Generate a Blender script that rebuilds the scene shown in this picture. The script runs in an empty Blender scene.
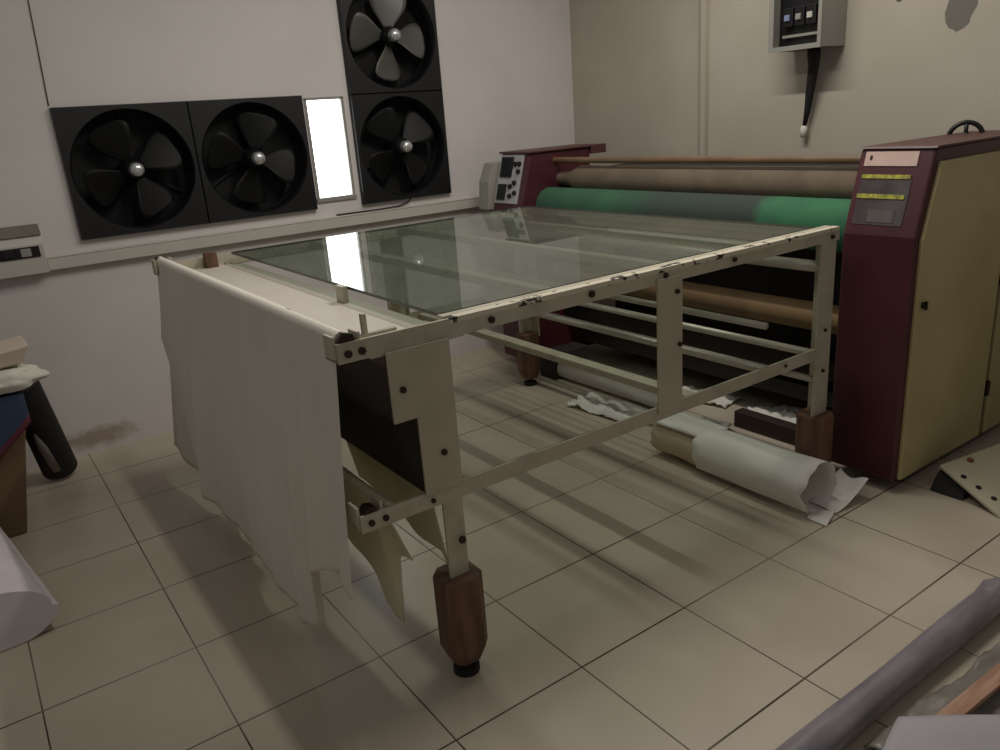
import bpy, bmesh, math, random
from mathutils import Vector, Matrix, noise
random.seed(7)
S = bpy.context.scene
COL = S.collection
PI = math.pi

# ------------------------------------------------------------------ camera
CAM = Vector((-0.30124, -1.73976, 1.40852))
yaw, pitch, roll = 0.9748, 0.3186, -0.0762
fwd = Vector((math.cos(yaw)*math.cos(pitch), math.sin(yaw)*math.cos(pitch), -math.sin(pitch)))
r0 = Vector((math.sin(yaw), -math.cos(yaw), 0)); u0 = r0.cross(fwd)
rt = math.cos(roll)*r0 + math.sin(roll)*u0
up = -math.sin(roll)*r0 + math.cos(roll)*u0
cd = bpy.data.cameras.new('camera'); cam = bpy.data.objects.new('camera', cd); COL.objects.link(cam)
cd.sensor_width = 36; cd.lens = 777.28/1000*36; cd.clip_start = 0.05
M = Matrix((rt, up, -fwd)).transposed().to_4x4(); M.translation = CAM
cam.matrix_world = M
S.camera = cam

# ------------------------------------------------------------------ view, world, lights
S.view_settings.view_transform = 'Standard'; S.view_settings.look = 'None'
S.view_settings.gamma = 1; S.view_settings.use_curve_mapping = False
S.view_settings.exposure = 0.1
S.cycles.use_denoising = True
S.cycles.max_bounces = 8
W = bpy.data.worlds.new('world'); S.world = W; W.use_nodes = True
bg = W.node_tree.nodes['Background']; bg.inputs[0].default_value = (1.0, 0.965, 0.915, 1); bg.inputs[1].default_value = 0.13

def tube_light(name, loc, sx, sy, power, color=(1, .95, .88)):
    l = bpy.data.lights.new(name, 'AREA'); l.shape = 'RECTANGLE'; l.size = sx; l.size_y = sy
    l.energy = power; l.color = color
    o = bpy.data.objects.new(name, l); COL.objects.link(o); o.location = loc
    return o
tube_light('ceiling_tube', (0.75, 0.35, 2.75), 0.06, 1.2, 10)
tube_light('ceiling_tube', (1.80, 0.35, 2.75), 0.06, 1.2, 24)
tube_light('ceiling_tube', (2.86, 0.45, 2.75), 0.06, 1.2, 5)
tube_light('ceiling_tube', (0.9, -2.6, 2.75), 0.06, 1.2, 2.5)

# ------------------------------------------------------------------ helpers
def lin(c):
    c /= 255.0
    return c/12.92 if c <= .04045 else ((c+.055)/1.055)**2.4
def rgb(r, g, b): return (lin(r), lin(g), lin(b), 1)

def mat(name, col, rough=.6, metal=0, var=0, scale=6, bump=0, bscale=40, col2=None, spec=.5, lo=.4, hi=.6, stretch=None):
    m = bpy.data.materials.new(name); m.use_nodes = True
    nt = m.node_tree; N = nt.nodes; L = nt.links
    p = N['Principled BSDF']; p.inputs['Roughness'].default_value = rough; p.inputs['Metallic'].default_value = metal
    p.inputs['Specular IOR Level'].default_value = spec
    tc = N.new('ShaderNodeTexCoord')
    src = tc.outputs['Object']
    if stretch:
        mp = N.new('ShaderNodeMapping'); mp.inputs['Scale'].default_value = stretch
        L.new(src, mp.inputs['Vector']); src = mp.outputs['Vector']
    if col2 is None: col2 = tuple(c*(1-var) for c in col[:3])+(1,)
    n = N.new('ShaderNodeTexNoise'); n.inputs['Scale'].default_value = scale; n.inputs['Detail'].default_value = 5
    L.new(src, n.inputs['Vector'])
    r = N.new('ShaderNodeMapRange'); r.inputs['From Min'].default_value = lo; r.inputs['From Max'].default_value = hi
    L.new(n.outputs['Fac'], r.inputs['Value'])
    mx = N.new('ShaderNodeMix'); mx.data_type = 'RGBA'
    mx.inputs['A'].default_value = col; mx.inputs['B'].default_value = col2
    L.new(r.outputs['Result'], mx.inputs['Factor']); L.new(mx.outputs['Result'], p.inputs['Base Color'])
    if bump:
        n2 = N.new('ShaderNodeTexNoise'); n2.inputs['Scale'].default_value = bscale; n2.inputs['Detail'].default_value = 4
        L.new(src, n2.inputs['Vector'])
        b = N.new('ShaderNodeBump'); b.inputs['Strength'].default_value = bump; b.inputs['Distance'].default_value = .01
        L.new(n2.outputs['Fac'], b.inputs['Height']); L.new(b.outputs['Normal'], p.inputs['Normal'])
    m['mix'] = mx.name
    return m

class MB:
    """collects shapes in world coordinates; build() links them as one mesh object"""
    def __init__(s): s.bm = bmesh.new()
    def box(s, x0, x1, y0, y1, z0, z1):
        vs = [s.bm.verts.new((x, y, z)) for x in (x0, x1) for y in (y0, y1) for z in (z0, z1)]
        for f in ((0,1,3,2),(4,6,7,5),(0,4,5,1),(2,3,7,6),(0,2,6,4),(1,5,7,3)): s.bm.faces.new([vs[i] for i in f])
        return s
    def hexa(s, pts):   # 8 points: bottom loop of 4, top loop of 4
        vs = [s.bm.verts.new(p) for p in pts]
        for f in ((3,2,1,0),(4,5,6,7),(0,1,5,4),(1,2,6,5),(2,3,7,6),(3,0,4,7)): s.bm.faces.new([vs[i] for i in f])
        return s
    def prism(s, poly, axis, a, b):   # poly in the other two axes (order x,y,z without axis)
        def P(q, t):
            q = list(q); q.insert(axis, t); return q
        A = [s.bm.verts.new(P(q, a)) for q in poly]; B = [s.bm.verts.new(P(q, b)) for q in poly]
        n = len(poly)
        s.bm.faces.new(A); s.bm.faces.new(B[::-1])
        for i in range(n): s.bm.faces.new((A[i], B[i], B[(i+1) % n], A[(i+1) % n]))
        return s
    def loft(s, rings, cap=True, closed=True):
        R = [[s.bm.verts.new(p) for p in r] for r in rings]
        n = len(R[0])
        for a, b in zip(R, R[1:]):
            for i in range(n if closed else n-1):
                s.bm.faces.new((a[i], a[(i+1) % n], b[(i+1) % n], b[i]))
        if cap and closed:
            s.bm.faces.new(R[0][::-1]); s.bm.faces.new(R[-1])
        return s
    def tube(s, pts, rad, n=16, cap=True):
        pts = [Vector(p) for p in pts]
        if not isinstance(rad, (list, tuple)): rad = [rad]*len(pts)
        rings = []; prev = None
        for i, p in enumerate(pts):
            d = (pts[min(i+1, len(pts)-1)] - pts[max(i-1, 0)]).normalized()
            if prev is None:
                a = d.orthogonal().normalized()
            else:
                a = (prev - d*prev.dot(d)).normalized()
            prev = a; b = d.cross(a)
            rings.append([p + rad[i]*(math.cos(2*PI*k/n)*a + math.sin(2*PI*k/n)*b) for k in range(n)])
        return s.loft(rings, cap)
    def cyl(s, a, b, r, n=20): return s.tube([a, b], r, n)
    def grid(s, P, nu, nv, thick=0):
        V = [[s.bm.verts.new(P(i/nu, j/nv)) for j in range(nv+1)] for i in range(nu+1)]
        for i in range(nu):
            for j in range(nv): s.bm.faces.new((V[i][j], V[i+1][j], V[i+1][j+1], V[i][j+1]))
        return s
    def build(s, name, m, parent=None, bevel=0, smooth=False, solid=0, sub=0):
        bmesh.ops.recalc_face_normals(s.bm, faces=s.bm.faces)
        org = Vector((0, 0, 0))
        if parent is not None:
            q = parent
            while q.parent is not None: q = q.parent
            org = q.location.copy()
        me = bpy.data.meshes.new(name)
        bmesh.ops.translate(s.bm, verts=s.bm.verts, vec=-org)
        s.bm.to_mesh(me); s.bm.free()
        me.materials.append(m)
        if smooth: me.polygons.foreach_set('use_smooth', [True]*len(me.polygons))
        o = bpy.data.objects.new(name, me); COL.objects.link(o)
        if parent is not None: o.parent = parent
        if solid:
            md = o.modifiers.new('thickness', 'SOLIDIFY'); md.thickness = solid; md.offset = 0
        if bevel:
            md = o.modifiers.new('bevel', 'BEVEL'); md.width = bevel; md.segments = 2; md.limit_method = 'ANGLE'; md.angle_limit = math.radians(40)
        if sub:
            md = o.modifiers.new('subdivision', 'SUBSURF'); md.levels = sub; md.render_levels = sub
        return o

def tag(o, label=None, cat=None, group=None, kind=None):
    if label: o['label'] = label
    if cat: o['category'] = cat
    if group: o['group'] = group
    if kind: o['kind'] = kind
    return o
def thing(name, loc, label, cat, group=None):
    o = bpy.data.objects.new(name, None); COL.objects.link(o); o.location = loc; o.empty_display_size = .1
    return tag(o, label, cat, group)
def autosmooth(o, ang=40):
    me = o.data
    me.polygons.foreach_set('use_smooth', [True]*len(me.polygons))
    try: me.set_sharp_from_angle(angle=math.radians(ang))
    except Exception: pass
    return o

# ------------------------------------------------------------------ materials
YW0 = 2.325
M_wall_l = mat('white_wall_paint', rgb(216, 210, 206), .7, var=.08, scale=1.6, bump=.06, bscale=60)
def add_stain(m, spots):
    nt = m.node_tree; N = nt.nodes; L = nt.links; p = N['Principled BSDF']; last = N[m['mix']].outputs['Result']
    tc = [n for n in N if n.type == 'TEX_COORD'][0]
    nz = N.new('ShaderNodeTexNoise'); nz.inputs['Scale'].default_value = 22; nz.inputs['Detail'].default_value = 5; L.new(tc.outputs['Object'], nz.inputs['Vector'])
    for (loc, sc, c, k) in spots:
        mp = N.new('ShaderNodeMapping'); mp.vector_type = 'TEXTURE'; mp.inputs['Location'].default_value = loc; mp.inputs['Scale'].default_value = sc
        L.new(tc.outputs['Object'], mp.inputs['Vector'])
        ln = N.new('ShaderNodeVectorMath'); ln.operation = 'LENGTH'; L.new(mp.outputs[0], ln.inputs[0])
        ad = N.new('ShaderNodeMath'); ad.operation = 'ADD'; L.new(ln.outputs['Value'], ad.inputs[0]); L.new(nz.outputs['Fac'], ad.inputs[1])
        mr = N.new('ShaderNodeMapRange'); mr.inputs['From Min'].default_value = .9; mr.inputs['From Max'].default_value = 1.5; mr.inputs['To Min'].default_value = k; mr.inputs['To Max'].default_value = 0
        L.new(ad.outputs[0], mr.inputs['Value'])
        mx = N.new('ShaderNodeMix'); mx.data_type = 'RGBA'; L.new(mr.outputs['Result'], mx.inputs['Factor']); L.new(last, mx.inputs['A']); mx.inputs['B'].default_value = c
        last = mx.outputs['Result']
    L.new(last, p.inputs['Base Color'])
add_stain(M_wall_l, [((.05, YW0, .075), (.22, .3, .06), rgb(150, 128, 104), .75)])
M_frame = mat('worn_cream_paint', rgb(186, 179, 159), .45, scale=9, col2=rgb(162, 154, 134), lo=.45, hi=.7)
M_chip = mat('chipped_paint_edge', rgb(206, 198, 176), .5, scale=26, col2=rgb(52, 46, 38), lo=.585, hi=.60)
M_plate = mat('cream_steel_plate', rgb(182, 175, 151), .4, var=.1, scale=5)
M_maroon = mat('maroon_enamel', rgb(76, 32, 39), .45, var=.2, scale=3)
M_maroon_d = mat('dark_maroon_lip', rgb(84, 50, 46), .5, var=.2, scale=3)
M_door = mat('yellowed_cream_door', rgb(186, 172, 128), .4, scale=2.2, col2=rgb(170, 156, 112))
M_wood = mat('brown_wood_block', rgb(112, 80, 58), .6, scale=5, col2=rgb(84, 58, 42), stretch=(5, 5, .8))
M_black = mat('black_plastic', rgb(20, 20, 22), .42, var=.3, scale=8)
M_blackm = mat('matte_black', rgb(14, 13, 13), .8)
M_blade = mat('dark_fan_blade', rgb(22, 22, 22), .5, var=.15, scale=8, spec=.2)
M_blade_lit = mat('lit_grey_fan_blade', rgb(92, 90, 86), .4, var=.15, scale=8)  # same blades, with the stronger light on the upper fan put into the colour
M_cap = mat('bright_metal_cap', rgb(214, 214, 214), .25, metal=.7)
M_bolt = mat('dark_bolt', rgb(52, 40, 32), .5, metal=.5)
M_dark = mat('dark_housing_panel', rgb(50, 44, 42), .7, var=.3, scale=3)
M_cloth = mat('white_cotton', rgb(230, 223, 210), .9, var=.04, scale=4, bump=.15, bscale=220)
M_cloth2 = mat('unbleached_cotton', rgb(206, 200, 170), .9, var=.06, scale=4, bump=.15, bscale=220)
M_rod = mat('pale_steel_rod', rgb(188, 182, 168), .35, metal=.3, var=.12, scale=10)
M_felt = mat('brown_felt_roll', rgb(112, 98, 82), .95, var=.2, scale=8)
M_felt_d = mat('dark_felt_drum', rgb(44, 34, 28), .95, var=.3, scale=4)
M_kraft = mat('kraft_paper', rgb(128, 104, 72), .75, var=.25, scale=4)
M_paper = mat('white_paper', rgb(226, 222, 214), .8, var=.05, scale=6)
M_paper2 = mat('cream_inner_paper', rgb(204, 186, 158), .8, var=.08, scale=5)
M_gbox = mat('grey_painted_box', rgb(150, 148, 140), .5, var=.08, scale=5)
M_offw = mat('offwhite_plastic', rgb(196, 192, 182), .45, var=.05, scale=5)
M_rub = mat('black_rubber', rgb(24, 23, 22), .7)

# floor tiles
def floor_material():
    m = mat('glazed_floor_tile', rgb(196, 184, 166), .32, scale=1.8, col2=rgb(184, 172, 154))
    nt = m.node_tree; N = nt.nodes; L = nt.links; p = N['Principled BSDF']; mx = N[m['mix']]
    tc = [n for n in N if n.type == 'TEX_COORD'][0]
    sp = N.new('ShaderNodeSeparateXYZ'); L.new(tc.outputs['Object'], sp.inputs[0])
    def math_(op, a, b=None):
        n = N.new('ShaderNodeMath'); n.operation = op
        for i, v in enumerate((a, b)):
            if v is None: continue
            if isinstance(v, (int, float)): n.inputs[i].default_value = v
            else: L.new(v, n.inputs[i])
        return n.outputs[0]
    ds = []
    for k, width in (('X', .0022), ('Y', .0028)):
        v = math_('DIVIDE', sp.outputs[k], .4)
        v = math_('ADD', v, 100.5)
        f = math_('FRACT', v)
        d = math_('ABSOLUTE', math_('SUBTRACT', f, .5))       # 0 on the joint
        d = math_('MULTIPLY', d, .4)
        ds.append(math_('LESS_THAN', d, width))
    g = math_('MAXIMUM', ds[0], ds[1])
    n = N.new('ShaderNodeTexNoise'); n.inputs['Scale'].default_value = 1.3; L.new(tc.outputs['Object'], n.inputs['Vector'])
    rr = N.new('ShaderNodeMapRange'); rr.inputs['From Min'].default_value = .35; rr.inputs['From Max'].default_value = .6
    rr.inputs['To Min'].default_value = .45; rr.inputs['To Max'].default_value = 1
    L.new(n.outputs['Fac'], rr.inputs['Value'])
    gg = math_('MULTIPLY', g, rr.outputs['Result'])
    m2 = N.new('ShaderNodeMix'); m2.data_type = 'RGBA'
    L.new(gg, m2.inputs['Factor']); L.new(mx.outputs['Result'], m2.inputs['A']); m2.inputs['B'].default_value = rgb(66, 52, 40)
    L.new(m2.outputs['Result'], p.inputs['Base Color'])
    r2 = math_('ADD', math_('MULTIPLY', g, .5), .34); L.new(r2, p.inputs['Roughness'])
    return m
M_floor = floor_material()

# wall behind the machine: beige paint with bare plaster patches
def wall_right_material():
    m = mat('beige_wall_paint', rgb(188, 181, 166), .75, scale=1.1, col2=rgb(177, 169, 154), bump=.06, bscale=50)
    nt = m.node_tree; N = nt.nodes; L = nt.links; p = N['Principled BSDF']; last = N[m['mix']].outputs['Result']
    tc = [n for n in N if n.type == 'TEX_COORD'][0]
    sp = N.new('ShaderNodeSeparateXYZ'); L.new(tc.outputs['Object'], sp.inputs[0])
    nz = N.new('ShaderNodeTexNoise'); nz.inputs['Scale'].default_value = 14; nz.inputs['Detail'].default_value = 4
    L.new(tc.outputs['Object'], nz.inputs['Vector'])
    def op(o, a, b=None):
        n = N.new('ShaderNodeMath'); n.operation = o
        for i, v in enumerate((a, b)):
            if v is None: continue
            if isinstance(v, (int, float)): n.inputs[i].default_value = v
            else: L.new(v, n.inputs[i])
        return n.outputs[0]
    for (y, z, ry, rz, c) in ((-.055, 1.70, .062, .125, rgb(112, 108, 100)), (.198, 1.775, .03, .032, rgb(92, 84, 76))):
        a = op('DIVIDE', op('SUBTRACT', sp.outputs['Y'], y), ry); b = op('DIVIDE', op('SUBTRACT', sp.outputs['Z'], z), rz)
        d = op('ADD', op('MULTIPLY', a, a), op('MULTIPLY', b, b))
        d = op('ADD', d, op('MULTIPLY', op('SUBTRACT', nz.outputs['Fac'], .5), 1.6))
        k = op('LESS_THAN', d, .8)
        mx = N.new('ShaderNodeMix'); mx.data_type = 'RGBA'; L.new(k, mx.inputs['Factor']); L.new(last, mx.inputs['A']); mx.inputs['B'].default_value = c
        last = mx.outputs['Result']
    L.new(last, p.inputs['Base Color'])
    return m
M_wall_r = wall_right_material()

# dusty table glass
def glass_material():
    m = bpy.data.materials.new('dusty_green_glass'); m.use_nodes = True
    nt = m.node_tree; N = nt.nodes; L = nt.links; N.remove(N['Principled BSDF'])
    out = [n for n in N if n.type == 'OUTPUT_MATERIAL'][0]
    tr = N.new('ShaderNodeBsdfTransparent'); tr.inputs[0].default_value = (.76, .81, .77, 1)
    gl = N.new('ShaderNodeBsdfGlossy'); gl.inputs['Roughness'].default_value = .015
    df = N.new('ShaderNodeBsdfDiffuse'); df.inputs[0].default_value = rgb(158, 162, 150)
    fr = N.new('ShaderNodeFresnel'); fr.inputs[0].default_value = 1.52
    nz = N.new('ShaderNodeTexNoise'); nz.inputs['Scale'].default_value = 5; nz.inputs['Detail'].default_value = 6
    tc = N.new('ShaderNodeTexCoord'); L.new(tc.outputs['Object'], nz.inputs['Vector'])
    mr = N.new('ShaderNodeMapRange'); mr.inputs['To Min'].default_value = .13; mr.inputs['To Max'].default_value = .24; L.new(nz.outputs['Fac'], mr.inputs['Value'])
    a = N.new('ShaderNodeMixShader'); L.new(mr.outputs['Result'], a.inputs[0]); L.new(tr.outputs[0], a.inputs[1]); L.new(df.outputs[0], a.inputs[2])
    b = N.new('ShaderNodeMixShader'); ge = N.new('ShaderNodeNewGeometry'); iv = N.new('ShaderNodeMath'); iv.operation = 'SUBTRACT'; iv.inputs[0].default_value = 1; L.new(ge.outputs['Backfacing'], iv.inputs[1])
    mu = N.new('ShaderNodeMath'); mu.operation = 'MULTIPLY'; L.new(fr.outputs[0], mu.inputs[0]); L.new(iv.outputs[0], mu.inputs[1])
    L.new(mu.outputs[0], b.inputs[0]); L.new(a.outputs[0], b.inputs[1]); L.new(gl.outputs[0], b.inputs[2])
    L.new(b.outputs[0], out.inputs['Surface'])
    return m
M_glass = glass_material()

# green blanket with a scorched dark middle
def belt_material():
    m = mat('green_felt_belt', rgb(52, 108, 74), .9, scale=7, col2=rgb(48, 96, 68))
    nt = m.node_tree; N = nt.nodes; L = nt.links; p = N['Principled BSDF']; last = N[m['mix']].outputs['Result']
    tc = [n for n in N if n.type == 'TEX_COORD'][0]
    sp = N.new('ShaderNodeSeparateXYZ'); L.new(tc.outputs['Object'], sp.inputs[0])
    nz = N.new('ShaderNodeTexNoise'); nz.inputs['Scale'].default_value = 9; L.new(tc.outputs['Object'], nz.inputs['Vector'])
    ad = N.new('ShaderNodeMath'); ad.operation = 'MULTIPLY_ADD'; L.new(nz.outputs['Fac'], ad.inputs[0]); ad.inputs[1].default_value = .12; L.new(sp.outputs['Y'], ad.inputs[2])
    cr = N.new('ShaderNodeValToRGB'); e = cr.color_ramp.elements
    mr = N.new('ShaderNodeMapRange'); mr.inputs['From Min'].default_value = -.2-.75; mr.inputs['From Max'].default_value = 1.8-.75; L.new(ad.outputs[0], mr.inputs['Value'])
    e[0].position = .25; e[0].color = (0, 0, 0, 1); e[1].position = .28; e[1].color = (1, 1, 1, 1)
    q = cr.color_ramp.elements.new(.55); q.color = (.9, .9, .9, 1)
    q = cr.color_ramp.elements.new(.72); q.color = (.35, .35, .35, 1)
    L.new(mr.outputs['Result'], cr.inputs[0])
    mx = N.new('ShaderNodeMix'); mx.data_type = 'RGBA'; L.new(cr.outputs['Color'], mx.inputs['Factor']); L.new(last, mx.inputs['A']); mx.inputs['B'].default_value = rgb(52, 60, 54)
    L.new(mx.outputs['Result'], p.inputs['Base Color'])
    return m
M_belt = belt_material()

def emit(name, col, s):
    m = bpy.data.materials.new(name); m.use_nodes = True; N = m.node_tree.nodes
    N.remove(N['Principled BSDF']); e = N.new('ShaderNodeEmission'); e.inputs[0].default_value = col; e.inputs[1].default_value = s
    m.node_tree.links.new(e.outputs[0], [n for n in N if n.type == 'OUTPUT_MATERIAL'][0].inputs['Surface'])
    return m
M_sky = emit('daylit_frosted_pane', (.93, .97, 1, 1), 5.0)

# ------------------------------------------------------------------ setting
YW, XW = 2.325, 3.19
tag(MB().box(-2.2, XW+.2, -3.0, YW+.2, -.06, 0).build('floor', M_floor), kind='structure')
xs = [-2.2, .195, 1.345, 1.365, 1.575, 1.63, 2.175, XW]
zs = [0, 1.02, 1.035, 1.06, 1.572, 2.145, 2.8]
w = MB()
def solid(xm, zm):
    if .195 < xm < 1.345 and 1.035 < zm < 1.572: return False
    if 1.365 < xm < 1.575 and 1.06 < zm < 1.572: return False
    if 1.63 < xm < 2.175 and 1.02 < zm < 2.145: return False
    return True
for x0, x1 in zip(xs, xs[1:]):
    run = None
    for z0, z1 in zip(zs, zs[1:]):
        if solid((x0+x1)/2, (z0+z1)/2):
            run = (run[0], z1) if run else (z0, z1)
        elif run:
            w.box(x0, x1, YW, YW+.2, *run); run = None
    if run: w.box(x0, x1, YW, YW+.2, *run)
tag(w.build('wall_left', M_wall_l), kind='structure')
tag(MB().box(XW, XW+.2, -3.0, YW+.2, 0, 2.8).build('wall_right', M_wall_r), kind='structure')
# window between the fans
wn = thing('window_1', (1.47, YW, 1.06), None, None); wn['kind'] = 'structure'
fr = MB()
fr.box(1.355, 1.585, YW-.012, YW+.05, 1.045, 1.068); fr.box(1.358, 1.374, YW-.004, YW+.05, 1.068, 1.575)
fr.box(1.566, 1.582, YW-.004, YW+.05, 1.068, 1.575); fr.box(1.358, 1.582, YW-.004, YW+.05, 1.566, 1.58)
fr.build('window_frame', M_gbox, wn, bevel=.002)
MB().box(1.37, 1.57, YW+.02, YW+.028, 1.066, 1.568).build('pane', M_sky, wn)
# cable trunking and the boxed-in pipe
t = MB(); t.box(.03, 2.55, YW-.038, YW, .903, .957); t.box(.03, 2.55, YW-.041, YW, .957, .963)
tag(t.build('trim_1', M_offw, bevel=.003), kind='structure')
t = MB().prism([(XW, 1.212), (XW-.028, 1.216), (XW-.036, 1.24), (XW-.028, 1.262), (XW, 1.266)], 2, .0, 2.8)
tag(t.build('trim_2', mat('conduit_paint', rgb(172, 164, 149), .8)), kind='structure')

# ------------------------------------------------------------------ exhaust fans
def make_fan():
    h = .2886; R = .262
    root = thing('exhaust_fan', (0, 0, 0), 'black square exhaust fan', 'fan', 'exhaust fans in the left wall')
    n = 48
    # frame: square plate with a round hole, front lip and shroud
    def sq(k):
        a = 2*PI*k/n; ca, sa = math.cos(a), math.sin(a); q = h/max(abs(ca), abs(sa)); return ca*q, sa*q
    f = MB()
    rings = []
    for (kind, y) in (('s', .05), ('s', -.022), ('s2', -.03), ('c1', -.03), ('c', -.018), ('c', .05)):
        ring = []
        for k in range(n):
            a = 2*PI*k/n
            if kind == 's': X, Z = sq(k)
            elif kind == 's2': X, Z = sq(k); X *= .988; Z *= .988
            elif kind == 'c1': X, Z = (R+.008)*math.cos(a), (R+.008)*math.sin(a)
            else: X, Z = R*math.cos(a), R*math.sin(a)
            ring.append((X, y, Z))
        rings.append(ring)
    f.loft(rings, cap=False)
    autosmooth(f.build('fan_frame', M_black, root), 35)
    s = MB(); s.loft([[(R*math.cos(2*PI*k/n), y, R*math.sin(2*PI*k/n)) for k in range(n)] for y in (.05, .12)], cap=False)
    s.loft([[(R*q*math.cos(2*PI*k/n), .12, R*q*math.sin(2*PI*k/n)) for k in range(n)] for q in (1, .5, .02)], cap=False)
    s.build('shroud', M_blackm, root, smooth=True)
    m = MB(); m.tube([(0, .10, 0), (0, .0, 0), (0, -.02, 0), (0, -.04, 0)], [.05, .05, .045, .03], 24)
    hub = autosmooth(m.build('hub', M_black, root), 50)
    k = MB(); k.tube([(0, -.04, 0), (0, -.07, 0), (0, -.082, 0), (0, -.087, 0)], [.032, .032, .024, .008], 20)
    autosmooth(k.build('shaft_cap', M_cap, hub), 50)
    # three motor struts behind the blades
    st = MB()
    for a in (PI/2, PI/2+2*PI/3, PI/2+4*PI/3):
        st.cyl((.03*math.cos(a), .105, .03*math.sin(a)), (R*math.cos(a), .105, R*math.sin(a)), .008, 8)
    st.build('motor_strut', M_blackm, root)
    for b in range(4):
        a0 = PI/4 + b*PI/2
        def P(u, v):
            r = .045 + u*(.225-.045)
            wd = (.026 + .075*math.sin(min(1, u*1.02)*PI*.62)**1.3)
            if u > .8: wd *= math.sqrt(max(.05, 1-((u-.8)/.2)**2*.9))
            t_ = (v-.5)*2*wd
            tw = math.radians(32 - 16*u)
            x, z = r, t_*math.cos(tw); y = t_*math.sin(tw) + .018
            return (x*math.cos(a0)-z*math.sin(a0), y, x*math.sin(a0)+z*math.cos(a0))
        g = MB().grid(P, 14, 8)
        g.build('blade', M_blade, root, smooth=True, solid=.003)
    return root
fan0 = make_fan()
def copy_tree(o, parent=None):
    c = o.copy(); COL.objects.link(c)
    if parent is not None: c.parent = parent
    for ch in list(o.children): copy_tree(ch, c)
    return c
def place_fan(o, x, z, spin, label):
    o.location = (x, YW, z); o['label'] = label
    return o
spots = [(.478, 1.3035, 'leftmost black exhaust fan of the horizontal pair, above the cream cable trunking', .35),
         (1.0555, 1.3035, 'black exhaust fan of the horizontal pair, right beside the bright window', 1.05),
         (1.9025, 1.2945, 'lower black exhaust fan of the upright pair right of the bright window', .15),
         (1.9025, 1.8718, 'upper black exhaust fan of the upright pair, lit-toned grey blades cut by the photo top', .12+PI/4)]
for i, (x, z, lab, sp) in enumerate(spots[1:]): place_fan(copy_tree(fan0), x, z, sp, lab)
place_fan(fan0, spots[0][0], spots[0][1], spots[0][3], spots[0][2])
fans = [o for o in COL.objects if o.name.startswith('exhaust_fan')]
for o in fans:                                     # blades stopped at different angles
    sp = [s for s in spots if abs(s[0]-o.location.x) < .01 and abs(s[1]-o.location.z) < .01][0][3]
    for ch in o.children:
        if ch.name.startswith('blade'):
            ch.rotation_euler = (0, sp, 0)
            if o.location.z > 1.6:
                ch.data = ch.data.copy(); ch.data.materials[0] = M_blade_lit

# wires on the left wall
tag(MB().tube([(1.93, YW-.012, 1.012), (1.90, YW-.014, .99), (1.84, YW-.012, .972), (1.72, YW-.012, .968), (1.45, YW-.012, .969)], .0042, 8).build('power_cord', M_rub, smooth=True),
    'thin dark power cord running from the upright fan pair to the cable trunking', 'cord')
tag(MB().tube([(.208, YW-.004, 2.3), (.206, YW-.004, 2.02), (.200, YW-.004, 1.867), (.188, YW-.004, 1.60)], .0022, 8).build('wall_wire', M_maroon_d, smooth=True),
    'thin brown wire running down the white wall to the leftmost fan', 'wire')

# socket box on the trunking, left edge
sb = thing('socket_box', (-.1, YW, .9), 'offwhite wall socket box with sloped top and dark slot, at left edge', 'socket box')
MB().prism([(YW, .895), (YW-.062, .9), (YW-.066, 1.03), (YW-.05, 1.062), (YW-.014, 1.10), (YW, 1.10)], 0, -.30, .028).build('housing', M_offw, sb, bevel=.003)
MB().box(-.29, .010, YW-.069, YW-.06, .975, 1.022).build('slot', M_blackm, sb)
for i in range(4):
    MB().box(-.268+i*.068, -.228+i*.068, YW-.073, YW-.066, .981, 1.016).build('socket', M_gbox if i % 2 else M_black, sb, bevel=.002)
MB().prism([(YW-.052, 1.066), (YW-.014, 1.104), (YW, 1.104), (YW, 1.112), (YW-.012, 1.112), (YW-.058, 1.068)], 0, -.305, .031).build('lid', mat('grey_lid', rgb(120, 112, 104), .6, var=.1), sb)

# breaker box on the right wall
bb = thing('breaker_box', (3.09, .57, 1.60), 'grey open-fronted breaker box mounted high on the beige wall', 'electrical box')
x0, y0, y1, z0, z1 = 3.0, .437, .70, 1.605, 2.1
b = MB(); b.box(XW-.012, XW, y0+.008, y1-.008, z0+.008, z1-.008); b.box(x0, XW, y0, y0+.008, z0, z1); b.box(x0, XW, y1-.008, y1, z0, z1); b.box(x0, XW, y0+.008, y1-.008, z0, z0+.008); b.box(x0, XW, y0+.008, y1-.008, z1-.008, z1)
b.box(x0-.006, x0-.0002, y0-.003, y1+.003, z0-.003, z0+.018); b.box(x0-.006, x0-.0002, y1-.022, y1+.003, z0+.0182, z1); b.box(x0-.006, x0-.0002, y0-.003, y0+.014, z0+.0182, z1)
b.build('enclosure', M_gbox, bb)
MB().box(x0+.06, x0+.075, y0+.01, y1-.01, z0+.01, z1-.01).build('back_plate', M_black, bb)
for i in range(3):
    k = MB().box(x0+.03, x0+.06, y0+.05+i*.058, y0+.10+i*.058, z0+.10, z0+.18).build('breaker', M_black, bb, bevel=.003)
    MB().box(x0+.018, x0+.03, y0+.062+i*.058, y0+.088+i*.058, z0+.125, z0+.15).build('toggle', (M_offw, M_gbox, mat('blue_grey_toggle', rgb(128, 140, 170), .5))[i], k, bevel=.002)
MB().box(x0+.04, x0+.058, y0+.03, y1-.04, z0+.055, z0+.066).build('terminal_rail', M_gbox, bb)
cb = thing('cable_bundle', (3.12, .53, 1.6), 'thick black cable hanging from the breaker box to a white plug', 'cable')
MB().tube([(3.10, .535, 1.604), (3.105, .535, 1.575), (3.12, .545, 1.53), (3.14, .57, 1.42), (3.15, .585, 1.34), (3.155, .602, 1.262)], [.028, .03, .024, .02, .015, .009], 14).build('cable', M_rub, cb, smooth=True)
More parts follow.
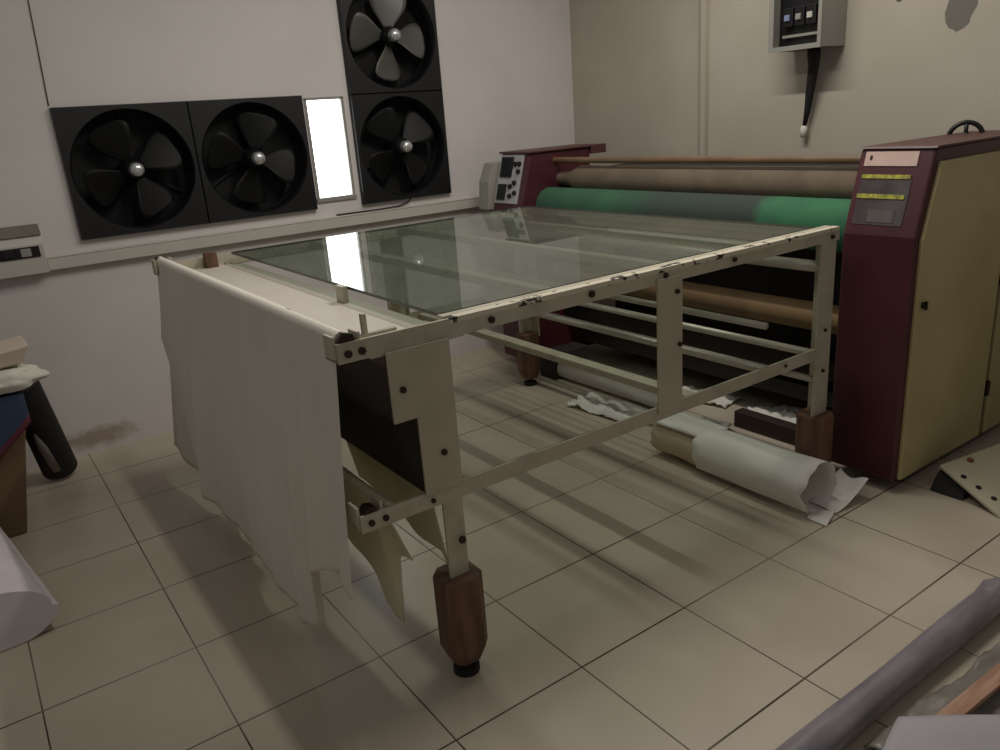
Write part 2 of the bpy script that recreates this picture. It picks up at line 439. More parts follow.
MB().tube([(3.155, .601, 1.268), (3.156, .604, 1.25), (3.158, .606, 1.215)], [.012, .017, .015], 12).build('plug', M_paper, cb, smooth=True)

# ------------------------------------------------------------------ the calender machine
mc = thing('calender_machine', (2.6, .75, 0), 'large maroon and cream roller calender with green belt against the beige wall', 'machine')
NY0, NY1 = -.43, -.172           # near cabinet
prof = [(2.27, .05), (2.27, .935), (2.352, 1.215), (3.14, 1.215), (3.14, .05)]
def cabinet(y0, y1, xb=3.14):
    return MB().prism([(min(x, xb), z) for x, z in prof], 1, y0, y1).build('side_cabinet', M_maroon, mc, bevel=.008)
cabn = cabinet(NY0, NY1)
# lid strip on top, worn brown
MB().prism([(2.345, 1.2155), (2.35, 1.222), (3.14, 1.222), (3.14, 1.2155)], 1, NY0-.004, NY1+.004).build('top_cover', M_maroon_d, cabn)
MB().prism([(2.298, .052), (2.298, .925), (2.372, 1.172), (2.895, 1.172), (2.895, .052)], 1, NY0-.012, NY0+.004).build('door', M_door, cabn, bevel=.004)
MB().prism([(2.925, .052), (2.925, 1.172), (3.13, 1.172), (3.13, .052)], 1, NY0-.012, NY0+.004).build('rear_panel', M_door, cabn, bevel=.004)
for z in (.25, .7, 1.0):
    MB().cyl((2.91, NY0-.014, z-.03), (2.91, NY0-.014, z+.03), .009, 10).build('hinge', M_bolt, cabn)
lk = MB(); lk.cyl((2.335, NY0-.011, .70), (2.335, NY0-.022, .70), .012, 14); lk.box(2.331, 2.339, NY0-.028, NY0-.02, .685, .715)
lk.build('latch', M_bolt, cabn)
# sloped console: labels and strips
sl0 = Vector((2.27, 0, .935)); sl1 = Vector((2.352, 0, 1.215)); sd = (sl1-sl0); sn = Vector((-sd.z, 0, sd.x)).normalized()
def on_slope(fy0, fy1, fs0, fs1, out=.003):
    pts = []
    for o in (-.004, out):
        for fy, fs in ((fy0, fs0), (fy1, fs0), (fy1, fs1), (fy0, fs1)):
            p = sl0 + sd*fs + sn*o; pts.append((p.x, NY1 + (NY0-NY1)*fy, p.z))
    return MB().hexa(pts)
M_strip = mat('yellow_green_strip', rgb(186, 182, 66), .5, scale=50, col2=rgb(130, 128, 62))
M_panel = mat('charcoal_instrument_panel', rgb(58, 46, 46), .5, scale=9, col2=rgb(78, 72, 72))
on_slope(.10, .78, .12, .66, .002).build('instrument_panel', M_panel, cabn)
stk = on_slope(.09, .80, .80, .965, .003).build('label_plate', mat('pale_pink_label', rgb(206, 178, 166), .5, var=.1, scale=14), cabn)
on_slope(.16, .19, .87, .92, .0045).build('label_mark', M_bolt, stk)
on_slope(.10, .76, .655, .70, .005).build('strip', M_strip, cabn)
on_slope(.09, .74, .425, .475, .005).build('strip', M_strip, cabn)
on_slope(.3, .66, .15, .30, .0035).build('worn_sticker', mat('worn_grey_sticker', rgb(92, 84, 84), .6, var=.2, scale=30), cabn)
# hand wheel half sunk behind the cover
hw = MB(); c = Vector((2.98, -.222, 1.205)); R = .058
ax1 = Vector((.45, -.89, 0)).normalized(); ax2 = Vector((0, 0, 1))
hw.tube([c + R*(math.cos(2*PI*k/32)*ax1 + math.sin(2*PI*k/32)*ax2) for k in range(33)], .009, 10)
for a in (PI/2, PI/2+2*PI/3, PI/2-2*PI/3): hw.cyl(c, c + R*(math.cos(a)*ax1+math.sin(a)*ax2), .008, 8)
nrm = ax1.cross(ax2); hw.cyl(c-nrm*.03, c+nrm*.03, .022, 16)
hw.build('hand_wheel', M_black, cabn, smooth=True)
# far cabinet with controls
FY0, FY1 = 1.72, 1.985
cabf = cabinet(FY0, FY1, 2.78)
MB().prism([(2.338, 1.2155), (2.342, 1.226), (2.895, 1.226), (2.895, 1.178), (2.782, 1.178), (2.782, 1.2155)], 1, FY0-.012, FY1+.01).build('top_cover', M_maroon_d, cabf, bevel=.003)
def on_far(y0, y1, s0, s1, out):
    pts = []
    for o in (-.004, out):
        for y, s_ in ((y0, s0), (y1, s0), (y1, s1), (y0, s1)):
            p = sl0 + sd*s_ + sn*o; pts.append((p.x, y, p.z))
    return MB().hexa(pts)
cp = on_far(FY0+.045, FY1-.01, .06, .98, .006).build('control_panel', mat('brushed_control_panel', rgb(186, 182, 182), .35, metal=.2, var=.1), cabf, bevel=.002)
on_far(FY0+.13, FY1-.03, .55, .93, .014).build('display', M_black, cp, bevel=.002)
on_far(FY0+.16, FY1-.03, .12, .42, .014).build('display', M_black, cp, bevel=.002)
for y, s_ in ((FY0+.07, .8), (FY0+.105, .8), (FY0+.07, .66), (FY0+.09, .45), (FY0+.125, .38), (FY0+.075, .26), (FY0+.115, .2)):
    p = sl0 + sd*s_; p = Vector((p.x, y, p.z))
    MB().tube([p, p+sn*.012, p+sn*.02], [.014, .014, .01], 14).build('button', M_blackm, cp)
MB().prism([(2.235, .915), (2.25, 1.07), (2.295, 1.17), (2.42, 1.17), (2.42, .915)], 1, FY1+.002, FY1+.10).build('switch_box', M_gbox, cabf, bevel=.003)
MB().cyl((2.3, FY1+.10, 1.04), (2.3, FY1+.125, 1.04), .012, 12).build('knob', M_black, cabf)
# frame between the cabinets
ya, yb = NY1-.004, FY0+.004
bd = MB(); bd.box(2.95, 3.12, ya, yb, .1, 1.10); bd.build('rear_cover', M_dark, mc)
MB().box(2.66, 2.95, ya, yb, .10, .17).build('base_beam', M_dark, mc)
MB().cyl((2.76, ya, .90), (2.76, yb, .90), .19, 40).build('drum', M_felt_d, mc, smooth=False)
autosmooth(bpy.context.scene.objects['drum'], 50)
def croller(name, x, z, r, m, y0=ya, y1=yb, taper=0):
    ps, rs = [(x, y0, z), (x, y1-taper, z)], [r, r]
    if taper: ps += [(x, y1-taper*.5, z), (x, y1, z)]; rs += [r*.55, r*.5]
    return autosmooth(MB().tube(ps, rs, 36).build(name, m, mc), 40)
croller('top_rod', 2.52, 1.165, .016, mat('brown_steel_rod', rgb(116, 92, 68), .5, var=.2))
croller('felt_roller', 2.56, 1.065, .07, M_felt, taper=.18)
croller('belt_roller', 2.47, .925, .10, M_belt)
croller('paper_roller', 2.52, .54, .058, M_kraft)
croller('idler_roller', 2.6, .30, .05, M_felt_d)
for y in (NY0+.05, NY1-.05, FY0+.05, FY1-.05):
    for x in (2.40, 2.7):
        q = MB(); q.cyl((x, y-.015, .026), (x, y+.015, .026), .026, 16); q.box(x-.02, x+.02, y-.022, y+.022, .045, .055)
        q.build('caster', M_rub, mc)
mv = MB(); mv.box(2.40, 2.46, ya-.02, .38, .0, .075); mv.build('skid_block', mat('dark_stained_timber', rgb(48, 32, 28), .7), mc, bevel=.004)
MB().box(2.24, 2.5, 1.48, 1.60, .0, .15).build('skid_block', M_dark, mc, bevel=.004)

# ------------------------------------------------------------------ the feed table
tb = thing('feed_table', (1.3, .65, 0), 'cream steel feed table frame on wooden block feet, in front of the machine', 'table')
YN, YF, RH = -.215, 1.49, .974
FXN, FXF = .560, 2.118
def rail(y, sgn):
    # angle iron: vertical web and a flange turned inward
    r = MB(); y0 = y-.004; y1 = y+.004
    r.box(.315, 2.175, y0, y1, .929, RH if sgn > 0 else .966); r.box(.60, 2.175, min(y, y+sgn*.052), max(y, y+sgn*.052), *((.9665, RH) if sgn > 0 else (.928, .934)))
    return r
tr = rail(YN, 1).build('top_rail', M_frame, tb)
MB().box(.60, 2.172, YN-.0055, YN+.020, RH-.012, RH+.0012).build('rail_edge', M_chip, tr)
rail(YF, -1).build('top_rail', M_frame, tb)
for y, s_ in ((YN, 1), (YF, -1)):
    r = MB(); r.box(.313, 2.12, y-.004, y+.004, .517, .560); r.box(.313, 2.12, min(y, y+s_*.04), max(y, y+s_*.04), .515, .522)
    r.build('lower_rail', M_frame, tb)
def leg(x, y, w, s_):
    l = MB(); l.box(x-w/2, x+w/2, y-.0035, y+.0035, .28, .935); l.box(x+w/2-.007, x+w/2, min(y, y+s_*w*.8), max(y, y+s_*w*.8), .28, .935)
    lo = l.build('leg', M_frame, tb)
    # wooden block: eight-sided, tapering at the bottom
    bl = MB(); yc = y+s_*.012
    def ring(h, k):
        out = []
        for a, b in ((-1, -.55), (-.55, -1), (.55, -1), (1, -.55), (1, .55), (.55, 1), (-.55, 1), (-1, .55)):
            out.append((x+a*.056*k, yc+b*.056*k, h))
        return out
    bl.loft([ring(.302, .96), ring(.296, 1), ring(.09, 1.0), ring(.044, .68)])
    bo = bl.build('foot_block', M_wood, lo)
    ft = MB(); ft.tube([(x, yc, .046), (x, yc, .022), (x, yc, .018), (x, yc, 0)], [.016, .016, .036, .036], 16)
    autosmooth(ft.build('foot_pad', M_rub, bo), 40)
    return lo
for x, y, w, s_ in ((FXN, YN, .056, 1), (FXF, YN, .085, 1), (FXN, YF+.02, .056, -1), (FXF, YF+.055, .085, -1)): leg(x, y, w, s_)
def bolts(pts, y, sgn):
    for x, z, r in pts:
        MB().tube([(x, y, z), (x, y-sgn*.007, z)], r, 6).build('bolt', M_bolt, tb)
for y, s_ in ((YN, 1), (YF, -1)):
    # stepped cheek plate at the front, flat post in the middle
    MB().prism([(.425, .931), (.425, .76), (.486, .76), (.486, .556), (.59, .556), (.59, .931)], 1, y-.011, y-.0045).build('cheek_plate', M_plate, tb, bevel=.001)
    p = MB(); p.box(1.283, 1.385, y-.0105, y-.0045, .54, .945); p.box(1.379, 1.385, min(y, y+s_*.03), max(y, y+s_*.03), .5605, .9275)
    p.build('post', M_plate, tb, bevel=.001)
bolts([(.338, .949, .009), (.371, .949, .009), (.716, .948, .009), (1.04, .951, .010), (1.32, .953, .008), (1.62, .95, .008), (2.13, .946, .008),
       (.338, .538, .008), (.375, .538, .008), (.505, .536, .006), (1.9, .541, .005), (2.12, .47, .007), (2.12, .62, .006), (.575, .40, .01)], YN-.004, 1)
bolts([(.455, .838, .008), (.545, .655, .008), (1.37, .74, .007), (1.36, .90, .008)], YN-.011, 1)
bolts([(.338, .949, .009), (.371, .949, .009), (.338, .538, .008)], YF+.004, -1)
# housing between the cheeks
hs = MB(); hs.box(.43, .436, YN, YF, .765, .918); hs.box(.43, .49, YN, YF, .76, .766); hs.box(.488, .494, YN, YF, .56, .762)
hs.build('housing_panel', M_dark, tb)
MB().box(.425, .437, YN+.001, YF-.001, .895, .92).build('housing_lip', mat('reddish_brown_lip', rgb(76, 54, 50), .6), tb)
tp = MB(); tp.box(.395, .64, YN+.004, YF-.004, .922, .927)
tp.build('top_plate', mat('white_enamel_plate', rgb(204, 196, 184), .5, var=.05), tb)
# guide arm and clip
MB().box(.40, .52, -.105, -.09, .928, .952).build('guide_arm', M_frame, tb, bevel=.002)
MB().box(.432, .444, -.106, -.09, .93, 1.0).build('guide_pin', M_frame, tb, bevel=.002)
k = MB(); k.box(.588, .6065, .355, .402, .927, .977); k.build('glass_clip', M_frame, tb, bevel=.002)
# slats under the glass, cross beams and tubes
for x in (.97, 1.40, 1.79, 2.14):
    MB().box(x-.02, x+.02, YN+.006, YF-.006, .940, .966).build('slat', M_frame, tb, bevel=.002)
MB().box(1.44, 1.49, YN+.005, YF-.005, .522, .548).build('cross_beam', M_frame, tb, bevel=.003)
for x, z, r in ((1.82, .54, .014), (2.08, .54, .014), (2.10, .845, .02), (1.80, .70, .012), (2.09, .44, .012)):
    MB().cyl((x, YN+.003, z), (x, YF-.003, z), r, 14).build('cross_tube', M_rod, tb, smooth=True)
# bar brackets at the front ends
for y, s_ in ((YN, 1), (YF, -1)):
    for z in (.955, .545):
        k = MB(); lo_, hi_ = sorted((y+s_*.004, y+s_*.05))
        k.box(.308, .316, lo_, hi_, z-.02, z+.035); k.box(.368, .376, lo_, hi_, z-.02, z+.035); k.box(.308, .376, lo_, hi_, z-.022, z-.016)
        k.build('bar_bracket', M_frame, tb, bevel=.001)
MB().cyl((.342, YN+.004, .975), (.342, YF-.004, .975), .016, 18).build('cloth_bar', M_rod, tb, smooth=True)
MB().tube([(.342, YN+.0, .975), (.342, YN+.012, .975)], .021, 6).build('bar_nut', M_bolt, tb)
MB().tube([(.342, YF+.035, .968), (.342, YF-.012, .968)], .024, 6).build('bar_nut', M_bolt, tb)
MB().cyl((.40, YN+.004, .545), (.40, YF-.004, .545), .014, 18).build('lower_bar', M_rod, tb, smooth=True)
MB().tube([(.342, YN-.0, .557), (.342, YN+.03, .557)], .02, 6).build('bar_nut', M_bolt, tb)
MB().box(.50, .545, YF-.05, YF-.012, .90, .985).build('end_block', M_wood, tb)

# glass
gl = MB().box(.608, 2.125, -.160, 1.46, .9665, .9755).build('glass_sheet', M_glass)
gl.data.materials.append(mat('dark_green_glass_edge', rgb(40, 54, 46), .25))
for f in gl.data.polygons:
    if abs(f.normal.z) < .5: f.material_index = 1
tag(gl, 'large dusty greenish glass sheet lying on the cream feed table', 'glass')

# ------------------------------------------------------------------ cloth over the front bar
cl = thing('white_cloth', (.3, .6, .06), 'long white cotton cloth draped over the front bar of the feed table', 'cloth')
def interp(tab, y):
    tab = sorted(tab)
    if y <= tab[0][0]: return tab[0][1]
    for (a, b), (c_, d) in zip(tab, tab[1:]):
        if y <= c_: return b + (d-b)*(y-a)/(c_-a)
    return tab[-1][1]
bot = [(-.2, .35), (-.19, .34), (-.1, .338), (0, .325), (.045, .315), (.055, .135), (.10, .10), (.2, .055), (.24, .052), (.32, .068), (.5, .075), (.8, .062), (1.0, .09), (1.17, .13), (1.24, .22), (1.30, .33), (1.36, .41), (1.41, .50), (1.45, .60), (1.47, .66)]
def outer(u, v):
    y = -.193 + u*(1.47+.193)
    zb = interp(bot, y)
    arc = .06
    if v < .12:                      # over the bar
        a = v/.12*PI*.5
        z = .975 + .019*math.cos(a); x = .342 - .019*math.sin(a)
        return Vector((x, y, z))
    q = (v-.12)/.88
    z = .975 + (zb-.975)*q
    amp = q**.8
    x = .322 - .034*q
    x += amp*(.012*math.sin(y*9+.6) + .004*math.sin(y*21+1.3+q*1.5) + .002*math.sin(y*47+q*3))
    for yc, wd_, am in ((.98+.17*q, .05, .034), (.25-.02*q, .035, .03), (.165, .03, .026)): x -= min(1, q*2)*am*math.exp(-((y-yc)/(wd_ if y < yc else .009))**2)
    d = abs(y-.05); x -= amp*.035*math.exp(-(d/.03)**2)
    d = y+.05; x += amp*.02*math.exp(-(d/.035)**2)
    yy = y + .11*q**1.2*max(0, (y-1.2)/.27)
    return Vector((x, yy, z))
MB().grid(outer, 330, 50).build('outer_fall', M_cloth, cl, smooth=True, solid=.0025)
bot2 = [(-.17, .70), (0, .62), (.3, .30), (.7, .10), (.85, .045), (1.0, .05), (1.2, .10), (1.51, .12)]
def inner(u, v):
    y = .15 + u*(1.515-.15)
    zb = interp(bot2, y)
    if v < .12:
        a = v/.12*PI*.5
        return Vector((.342 + .019*math.sin(a), y, .975 + .0185*math.cos(a)))
    q = (v-.12)/.88
    z = .975 + (zb-.975)*q
    x = .361 - .012*q + q*(.01*math.sin(y*13) + .008*math.sin(y*29+2))
    k = max(0, (y-1.0)/.5)**1.5
    return Vector((x - .06*q*k, y + .27*q*k, z))
MB().grid(inner, 100, 36).build('inner_fall', M_cloth, cl, smooth=True, solid=.0025)
def olive(u, v):
    y = -.2 + u*.62
    zb = interp([(-.2, .385), (-.14, .375), (-.132, .34), (-.125, .16), (-.10, .165), (.0, .215), (.185, .30), (.42, .33)], y)
    if v < .1:
        a = v/.1*PI*.5
        return Vector((.40-.016*math.sin(a), y, .545+.016*math.cos(a)))
    q = (v-.1)/.9
    return Vector((.384 + .05*q + .008*q*math.sin(y*26), y, .545+(zb-.545)*q))
tag(MB().grid(olive, 60, 24).build('cloth_remnant', M_cloth2, smooth=True, solid=.0025), 'short yellowish cotton remnant hanging under the front of the feed table', 'cloth')
def olive2(u, v):
    y = -.185 + u*.5
    zb = interp([(-.185, .31), (-.15, .345), (.1, .37), (.32, .40)], y)
    return Vector((.515 + .03*v + .006*v*math.sin(y*30), y, .556+(zb-.556)*v))
tag(MB().grid(olive2, 50, 20).build('cloth_flap', M_cloth2, smooth=True, solid=.0025), 'greyish cotton flap hanging just behind the front wooden block foot', 'cloth')

# ------------------------------------------------------------------ paper roll in the middle of the floor
pr_ = thing('paper_roll', (1.95, 0, 0), 'crumpled roll of white paper lying on the tiles beside the machine', 'paper roll')
def rollring(y, r, cx, cz, wob, a0=0, a1=2*PI, n=44, seed=0, sq=1.0):
    out = []
    for k in range(n+1):
        a = a0 + (a1-a0)*k/n
        q = r*(1 + wob*noise.noise(Vector((math.cos(a)*1.5, math.sin(a)*1.5, y*5+seed))))
        out.append((cx + q*math.cos(a)*sq, y, max(.002, cz + q*math.sin(a))))
    return out
def rollsheet(ys, r, cx, cz, wob, a0, a1, seed, ragged=.02, flare=0):
    n = 44; rings = []
    for i, y in enumerate(ys):
        ring = rollring(y, r*(1+flare*(i/(len(ys)-1))), cx, cz, wob, a0, a1, n, seed)
        if i in (0, len(ys)-1):
            ring = [(x, yy + ragged*noise.noise(Vector((k*.25, seed, i))), z) for k, (x, yy, z) in enumerate(ring)]
        rings.append(ring)
    return rings
ysA = [.41 - i*.41/12 for i in range(13)]
MB().loft(rollsheet(ysA, .086, 1.985, .088, .10, -PI*.6, PI*1.35, 3, .04), cap=False, closed=False).build('inner_roll', M_paper2, pr_, smooth=True, solid=.002)
ysB = [.17 - i*.50/16 for i in range(17)]
MB().loft(rollsheet(ysB, .093, 1.972, .093, .07, -PI*.62, PI*1.25, 8, .02, .05), cap=False, closed=False).build('outer_wrap', M_paper, pr_, smooth=True, solid=.002)
def topw(u, v):
    y = .40 - u*.30; a = PI*.05 + v*PI*.72
    r = .104+.006*noise.noise(Vector((u*4, v*4, 2)))
    return Vector((1.985+r*math.cos(a), y+.05*noise.noise(Vector((v*4, u, 9))), .088+r*math.sin(a)))
MB().grid(topw, 14, 16).build('top_wrap', M_paper, pr_, smooth=True, solid=.002)
def flap(u, v):
    x = 2.0 + u*.18; y = -.27 - v*.11 - u*.01
    z = .010 + .075*u**1.6*(1-.25*v) + .012*math.sin(v*5+u*3)*(.3+u)
    return Vector((x, y, max(.004, z)))
MB().grid(flap, 16, 16).build('end_flap', M_paper, pr_, smooth=True, solid=.002)
def scrap2(u, v):
    return Vector((1.90+u*.09, -.33-v*.08+u*.03, .004+.012*u*v+.004*math.sin(u*6)))
MB().grid(scrap2, 10, 10).build('torn_corner', M_paper, pr_, smooth=True, solid=.0015)

# white paper roll under the table and papers under the machine
w2 = MB(); w2.loft([[(2.33+.0+ .062*math.cos(a)*(1+.05*math.sin(3*a+y*6)), y, .064+.062*math.sin(a)) for a in [2*PI*k/28 for k in range(28)]] for y in [1.50-i*.08 for i in range(11)]])
autosmooth(w2.build('fabric_roll', M_paper), 60)
tag(COL.objects['fabric_roll'], 'pale white roll lying on the floor under the middle of the table', 'roll')
def sheet(name, label, cx, cy, sx, sy, rot, seed, m, cat='paper', amp=.03, group=None, zoff=.004):
    def P(u, v):
        x = (u-.5)*sx; y = (v-.5)*sy
        z = zoff + amp*abs(noise.noise(Vector((u*3.1+seed, v*3.1, seed)))) + amp*.5*abs(noise.noise(Vector((u*8+seed, v*8, seed*2))))
        return Vector((cx + x*math.cos(rot)-y*math.sin(rot), cy + x*math.sin(rot)+y*math.cos(rot), z))
    o = MB().grid(P, 24, 24).build(name, m, smooth=True, solid=.0015)
    return tag(o, label, cat, group)
sheet('paper_sheet', 'crumpled pale paper sheet on the floor below the far part of the mid rail', 2.15, .92, .2, .42, .1, 4, M_paper, amp=.05)
sheet('paper_scrap', 'crumpled paper scrap farthest under the machine, beside the pale white roll', 2.58, .72, .16, .34, .2, 1, M_paper, amp=.045)
sheet('paper_scrap', 'flat grey paper scrap on the floor behind the crumpled roll of white paper', 2.25, .48, .24, .26, .35, 2, M_gbox, amp=.02)
sheet('paper_scrap', 'crumpled paper scrap under the machine nearest its maroon cabinet', 2.62, .28, .22, .30, .7, 3, M_paper, amp=.05)
pk = MB().hexa([(2.20, .98, .002), (2.225, .98, .002), (2.225, 1.6, .002), (2.20, 1.6, .002), (2.20, .98, .016), (2.225, .98, .016), (2.225, 1.6, .016), (2.20, 1.6, .016)])
tag(pk.build('floor_strip', M_frame, bevel=.002), 'thin pale strip lying on the floor by the far wooden block foot', 'batten')  # thin pale strip along the floor

# ------------------------------------------------------------------ left side: carton, fabrics, tube, white roll
ct = MB().hexa([(-.95, 1.60, 0), (-.328, 1.60, 0), (-.33, 2.15, 0), (-.95, 2.15, 0), (-.95, 1.60, .42), (-.236, 1.60, .425), (-.24, 2.10, .48), (-.95, 2.10, .5)])
tag(ct.build('carton', mat('brown_cardboard', rgb(112, 88, 64), .8, var=.12, scale=4), bevel=.006), 'brown cardboard carton under blue cloth at the left edge', 'carton')
M_blue = mat('navy_cloth', rgb(52, 66, 92), .9, var=.25, scale=6)
bc = thing('blue_cloth', (-.5, 1.8, .43), 'blue folded cloth draped over the top of the cardboard carton', 'cloth')
def blue(u, v):
    x = -.95 + u*(.735); 
    if v < .55:
        q = v/.55; y = 2.08 - q*.50; z = .535 + .03*math.sin(q*3) + .008*math.sin(x*22)
        z = .57 - .01*q + .008*math.sin(x*22+q*4)
    else:
        q = (v-.55)/.45; y = 1.575 - .015*q + .008*math.sin(x*30)*q; z = .56 - q*(.235 - .155*max(0, (x+.36)/.17) if x > -.36 else .235)
    return Vector((x, y, z))
MB().grid(blue, 40, 36).build('drape', M_blue, bc, smooth=True, solid=.006)
def trimc(u, v):
    x = -.95 + u*.735
    zb = .56 - (.235 - .155*max(0, (x+.36)/.17) if x > -.36 else .235)
    return Vector((x, 1.552+.008*math.sin(x*30), zb - .004 + v*.03))
MB().grid(trimc, 40, 2).build('border', mat('maroon_cloth_border', rgb(88, 38, 48), .9), bc, smooth=True, solid=.004)
MB().box(-.93, -.27, 1.62, 2.05, .486, .545).build('folded_layer', M_blue, bc, bevel=.015)
def lump(name, label, cx, cy, z0, sx, sy, sz, seed, m, cat):
    b = bmesh.new(); bmesh.ops.create_icosphere(b, subdivisions=4, radius=1)
    for v in b.verts:
        n = v.co.copy(); k = 1 + .22*noise.noise(n*1.7+Vector((seed, 0, 0))) + .10*noise.noise(n*4+Vector((0, seed, 0)))
        z = n.z*k; z = max(z, -.75)
        v.co = Vector((cx+n.x*k*sx, cy+n.y*k*sy, z0 + (z+.75)*sz))
    q = MB(); q.bm.free(); q.bm = b
    return tag(q.build(name, m, smooth=True), label, cat)
M_cw = mat('crumpled_white_cloth', rgb(214, 214, 200), .9, var=.08, scale=6, bump=.4, bscale=26)
lump('crumpled_cloth', 'crumpled white cloth heap lying on the blue cloth at left', -.28, 1.63, .572, .15, .09, .05, 2.0, M_cw, 'cloth')
pd = MB().hexa([(-.55, 1.55, .655), (-.19, 1.60, .665), (-.20, 1.80, .665), (-.55, 1.80, .655), (-.55, 1.53, .70), (-.155, 1.585, .735), (-.16, 1.80, .735), (-.55, 1.80, .70)])
tag(pd.build('folded_paper', mat('pale_peach_paper', rgb(204, 188, 172), .8, var=.05), bevel=.008), 'pale folded paper stack topping the pile at left edge', 'paper')
lump('cloth_bundle', 'small greenish white cloth bundle under the folded paper stack', -.26, 1.68, .60, .075, .06, .05, 5.0, mat('greenish_white_cloth', rgb(190, 196, 170), .9), 'cloth')
tu = thing('black_tube', (-.13, 2.1, 0), 'black half-open tube leaning against the carton beside the white wall', 'tube')
A = Vector((-.14, 2.12, .035)); B = Vector((-.205, 1.98, .50))
ax = (B-A).normalized(); ua = ax.cross(Vector((0, 1, 0))).normalized(); ub = ax.cross(ua)
def arcsheet(r, a0, a1, P0, P1, n=24):
    rings = []
    for P in (P0, P1): rings.append([P + r*(math.cos(a0+(a1-a0)*k/n)*ua + math.sin(a0+(a1-a0)*k/n)*ub) for k in range(n+1)])
    return MB().loft(rings, cap=False, closed=False)
A2 = A
MB().tube([A2, A2+(B-A)*.02, B], [.07, .074, .068], 28).build('tube_wall', M_rub, tu, smooth=False)
camd = (CAM-A).normalized(); side = ax.cross(camd).normalized()
c0 = A + camd*.066 + ax*.01 - side*.012; c1 = A + (B-A)*.55 + camd*.064 - side*.03
MB().tube([c0, A+(B-A)*.3+camd*.068-side*.024, c1], [.024, .022, .006], 16).build('grey_liner', mat('grey_liner', rgb(128, 122, 116), .6), tu, smooth=True)
# white fabric roll lying in the lower left corner
wr = thing('white_fabric_roll', (-.46, 1.1, 0), 'big soft white fabric roll lying on the floor in the lower left corner', 'fabric roll')
rg = []
for i in range(24):
    y = .775 + i*.033
    ring = []
    for k in range(48):
        a = 2*PI*k/48
        ca, sa = math.cos(a), math.sin(a)
        wx = .165*(abs(ca)**.9)*(1 if ca > 0 else -1)
        wx *= (1.12 if sa < 0 else 1.0)
        hz = .095*(sa if sa > 0 else sa)
        ki = 1 + .035*noise.noise(Vector((ca*2, sa*2, y*4)))
        sh = .05*(i/23)
        ring.append((-.478 + wx*ki - .11*(i/23), y + .012*ca, max(.003, .092 + hz*ki)))
    rg.append(ring)
q = MB().loft(rg); autosmooth(q.build('roll_body', mat('lilac_white_fabric', rgb(214, 206, 208), .85, var=.06, scale=5, bump=.2, bscale=12), wr), 50)

# ------------------------------------------------------------------ lower right: film roll, plastic film, batten, paper
M_film = mat('grey_film_roll', rgb(136, 128, 134), .45, scale=5, col2=rgb(116, 109, 115), stretch=(1, 6, 6))
fr_ = thing('film_roll', (1.3, -.98, 0), 'long grey plastic film roll lying across the lower right corner', 'film roll')
rings = []
for i in range(26):
    f = i/25; x = .78 + f*1.02; r = .039 + .0015*math.sin(f*9)
    rings.append([(x, -.966 + r*math.cos(a)*(1+.02*math.sin(5*a+f*6)), .041 + r*math.sin(a)*(1+.02*math.sin(4*a+f*8))) for a in [2*PI*k/36 for k in range(36)]])
autosmooth(MB().loft(rings, cap=False).build('roll_body', M_film, fr_), 60)
MB().tube([(.775, -.966, .041), (1.81, -.966, .041)], .032, 24, cap=True).build('core', mat('pale_core', rgb(150, 140, 146), .5), fr_)
def endf(u, v):
    a = 2*PI*u; r = .039 + .008*v
    return Vector((1.79 + .06*v + .012*math.sin(a*5)*v, -.966 + r*math.cos(a), max(.004, .041 + r*math.sin(a))))
MB().grid(endf, 40, 8).build('flared_end', M_film, fr_, smooth=True, solid=.002)
def film(u, v):
    x = 1.10 + u*.68; y = -1.018 - v*.30 - .04*u - .006*math.sin(u*14)
    z = .004 + .03*abs(noise.noise(Vector((u*5, v*4, 3)))) + .012*abs(noise.noise(Vector((u*14, v*9, 6)))) 
    return Vector((x, y, z))
tag(MB().grid(film, 50, 24).build('plastic_film', mat('clear_grey_film', rgb(132, 126, 118), .35, var=.15, scale=7), smooth=True, solid=.002), 'crumpled grey plastic film spread on the tiles beside the film roll', 'plastic film')
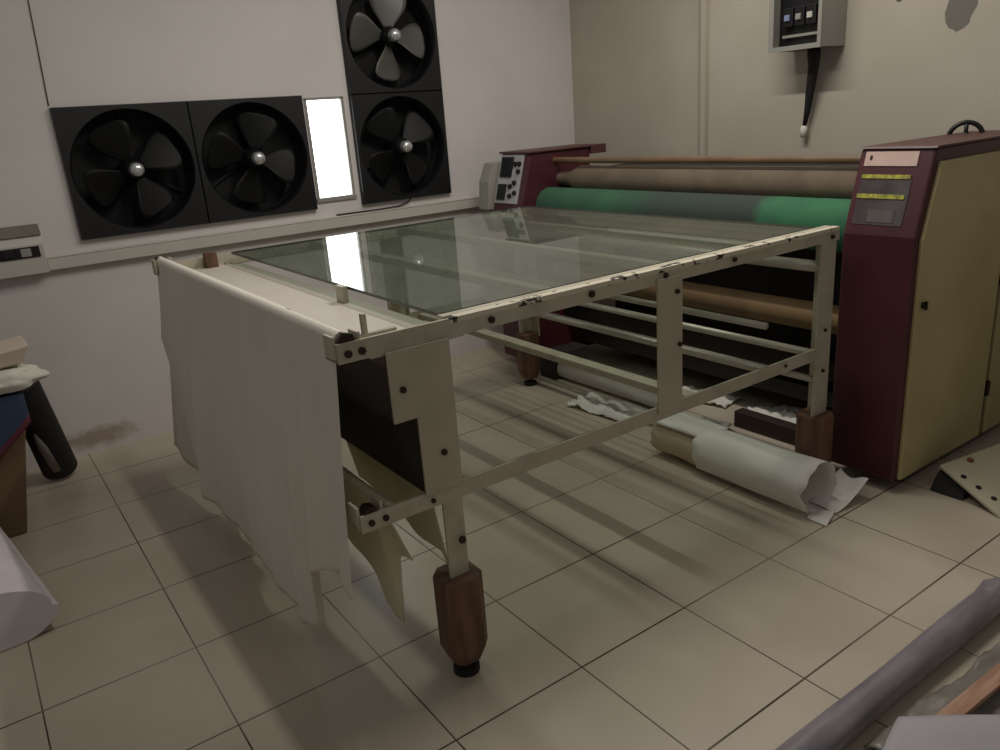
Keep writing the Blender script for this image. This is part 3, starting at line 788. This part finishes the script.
q = MB().hexa([(1.24, -1.088, .036), (1.25, -1.128, .036), (1.80, -1.15, .036), (1.80, -1.11, .036), (1.24, -1.088, .05), (1.25, -1.128, .05), (1.80, -1.15, .05), (1.80, -1.11, .05)])
tag(q.build('wood_batten', mat('peach_pine', rgb(184, 146, 122), .6, scale=6, col2=rgb(160, 120, 98), stretch=(1, 8, 8)), bevel=.002), 'peach coloured wooden batten lying on the grey plastic film', 'batten')
def wp(u, v):
    x = 1.185 + u*.45 - v*.40; y = -1.046 - u*.38 - v*.10
    return Vector((x, y, .058 + .006*math.sin(u*5+v*3) + .004*math.sin(v*14)))
tag(MB().grid(wp, 24, 24).build('white_board_paper', mat('lilac_grey_paper', rgb(176, 170, 174), .7, var=.06, scale=4), smooth=True, solid=.003), 'large white paper sheet at the bottom right corner', 'paper')

# ------------------------------------------------------------------ perforated plate leaning by the cabinet
A = Vector((2.421, -.518, .10)); B = Vector((2.36, -.752, .012)); C = Vector((2.72, -.60, .125))
e1 = (B-A); e2 = (C-A)*1.15; nn = e1.cross(e2).normalized()
if nn.z < 0: nn = -nn
def plate_pt(a, b, o=0): return A + e1*a + e2*b + nn*o
pl = thing('steel_plate', (2.5, -.65, 0), 'cream steel plate with bolt holes leaning at the right edge by the cabinet', 'plate')
MB().hexa([plate_pt(0, 0, -.012), plate_pt(1.08, 0, -.012), plate_pt(1.08, 1, -.012), plate_pt(0, 1, -.012), plate_pt(0, 0), plate_pt(1.08, 0), plate_pt(1.08, 1), plate_pt(0, 1)]).build('plate', M_plate, pl, bevel=.002)
for a, b in ((.30, .09), (.53, .11), (.76, .13)):
    MB().tube([plate_pt(a, b, -.001), plate_pt(a, b, .0015)], .010, 14).build('hole', M_blackm, pl)
MB().tube([plate_pt(.10, .33, 0), plate_pt(.10, .33, .006)], .012, 6).build('rusty_bolt', mat('rust', rgb(120, 64, 44), .8), pl)
sbk = MB().hexa([(2.40, -.62, 0), (2.62, -.62, 0), (2.62, -.50, 0), (2.40, -.50, 0), (2.43, -.61, .05), (2.62, -.61, .05), (2.62, -.51, .07), (2.43, -.51, .07)])
tag(sbk.build('support_block', M_rub, bevel=.004), 'black block propping up the leaning cream steel plate', 'block')
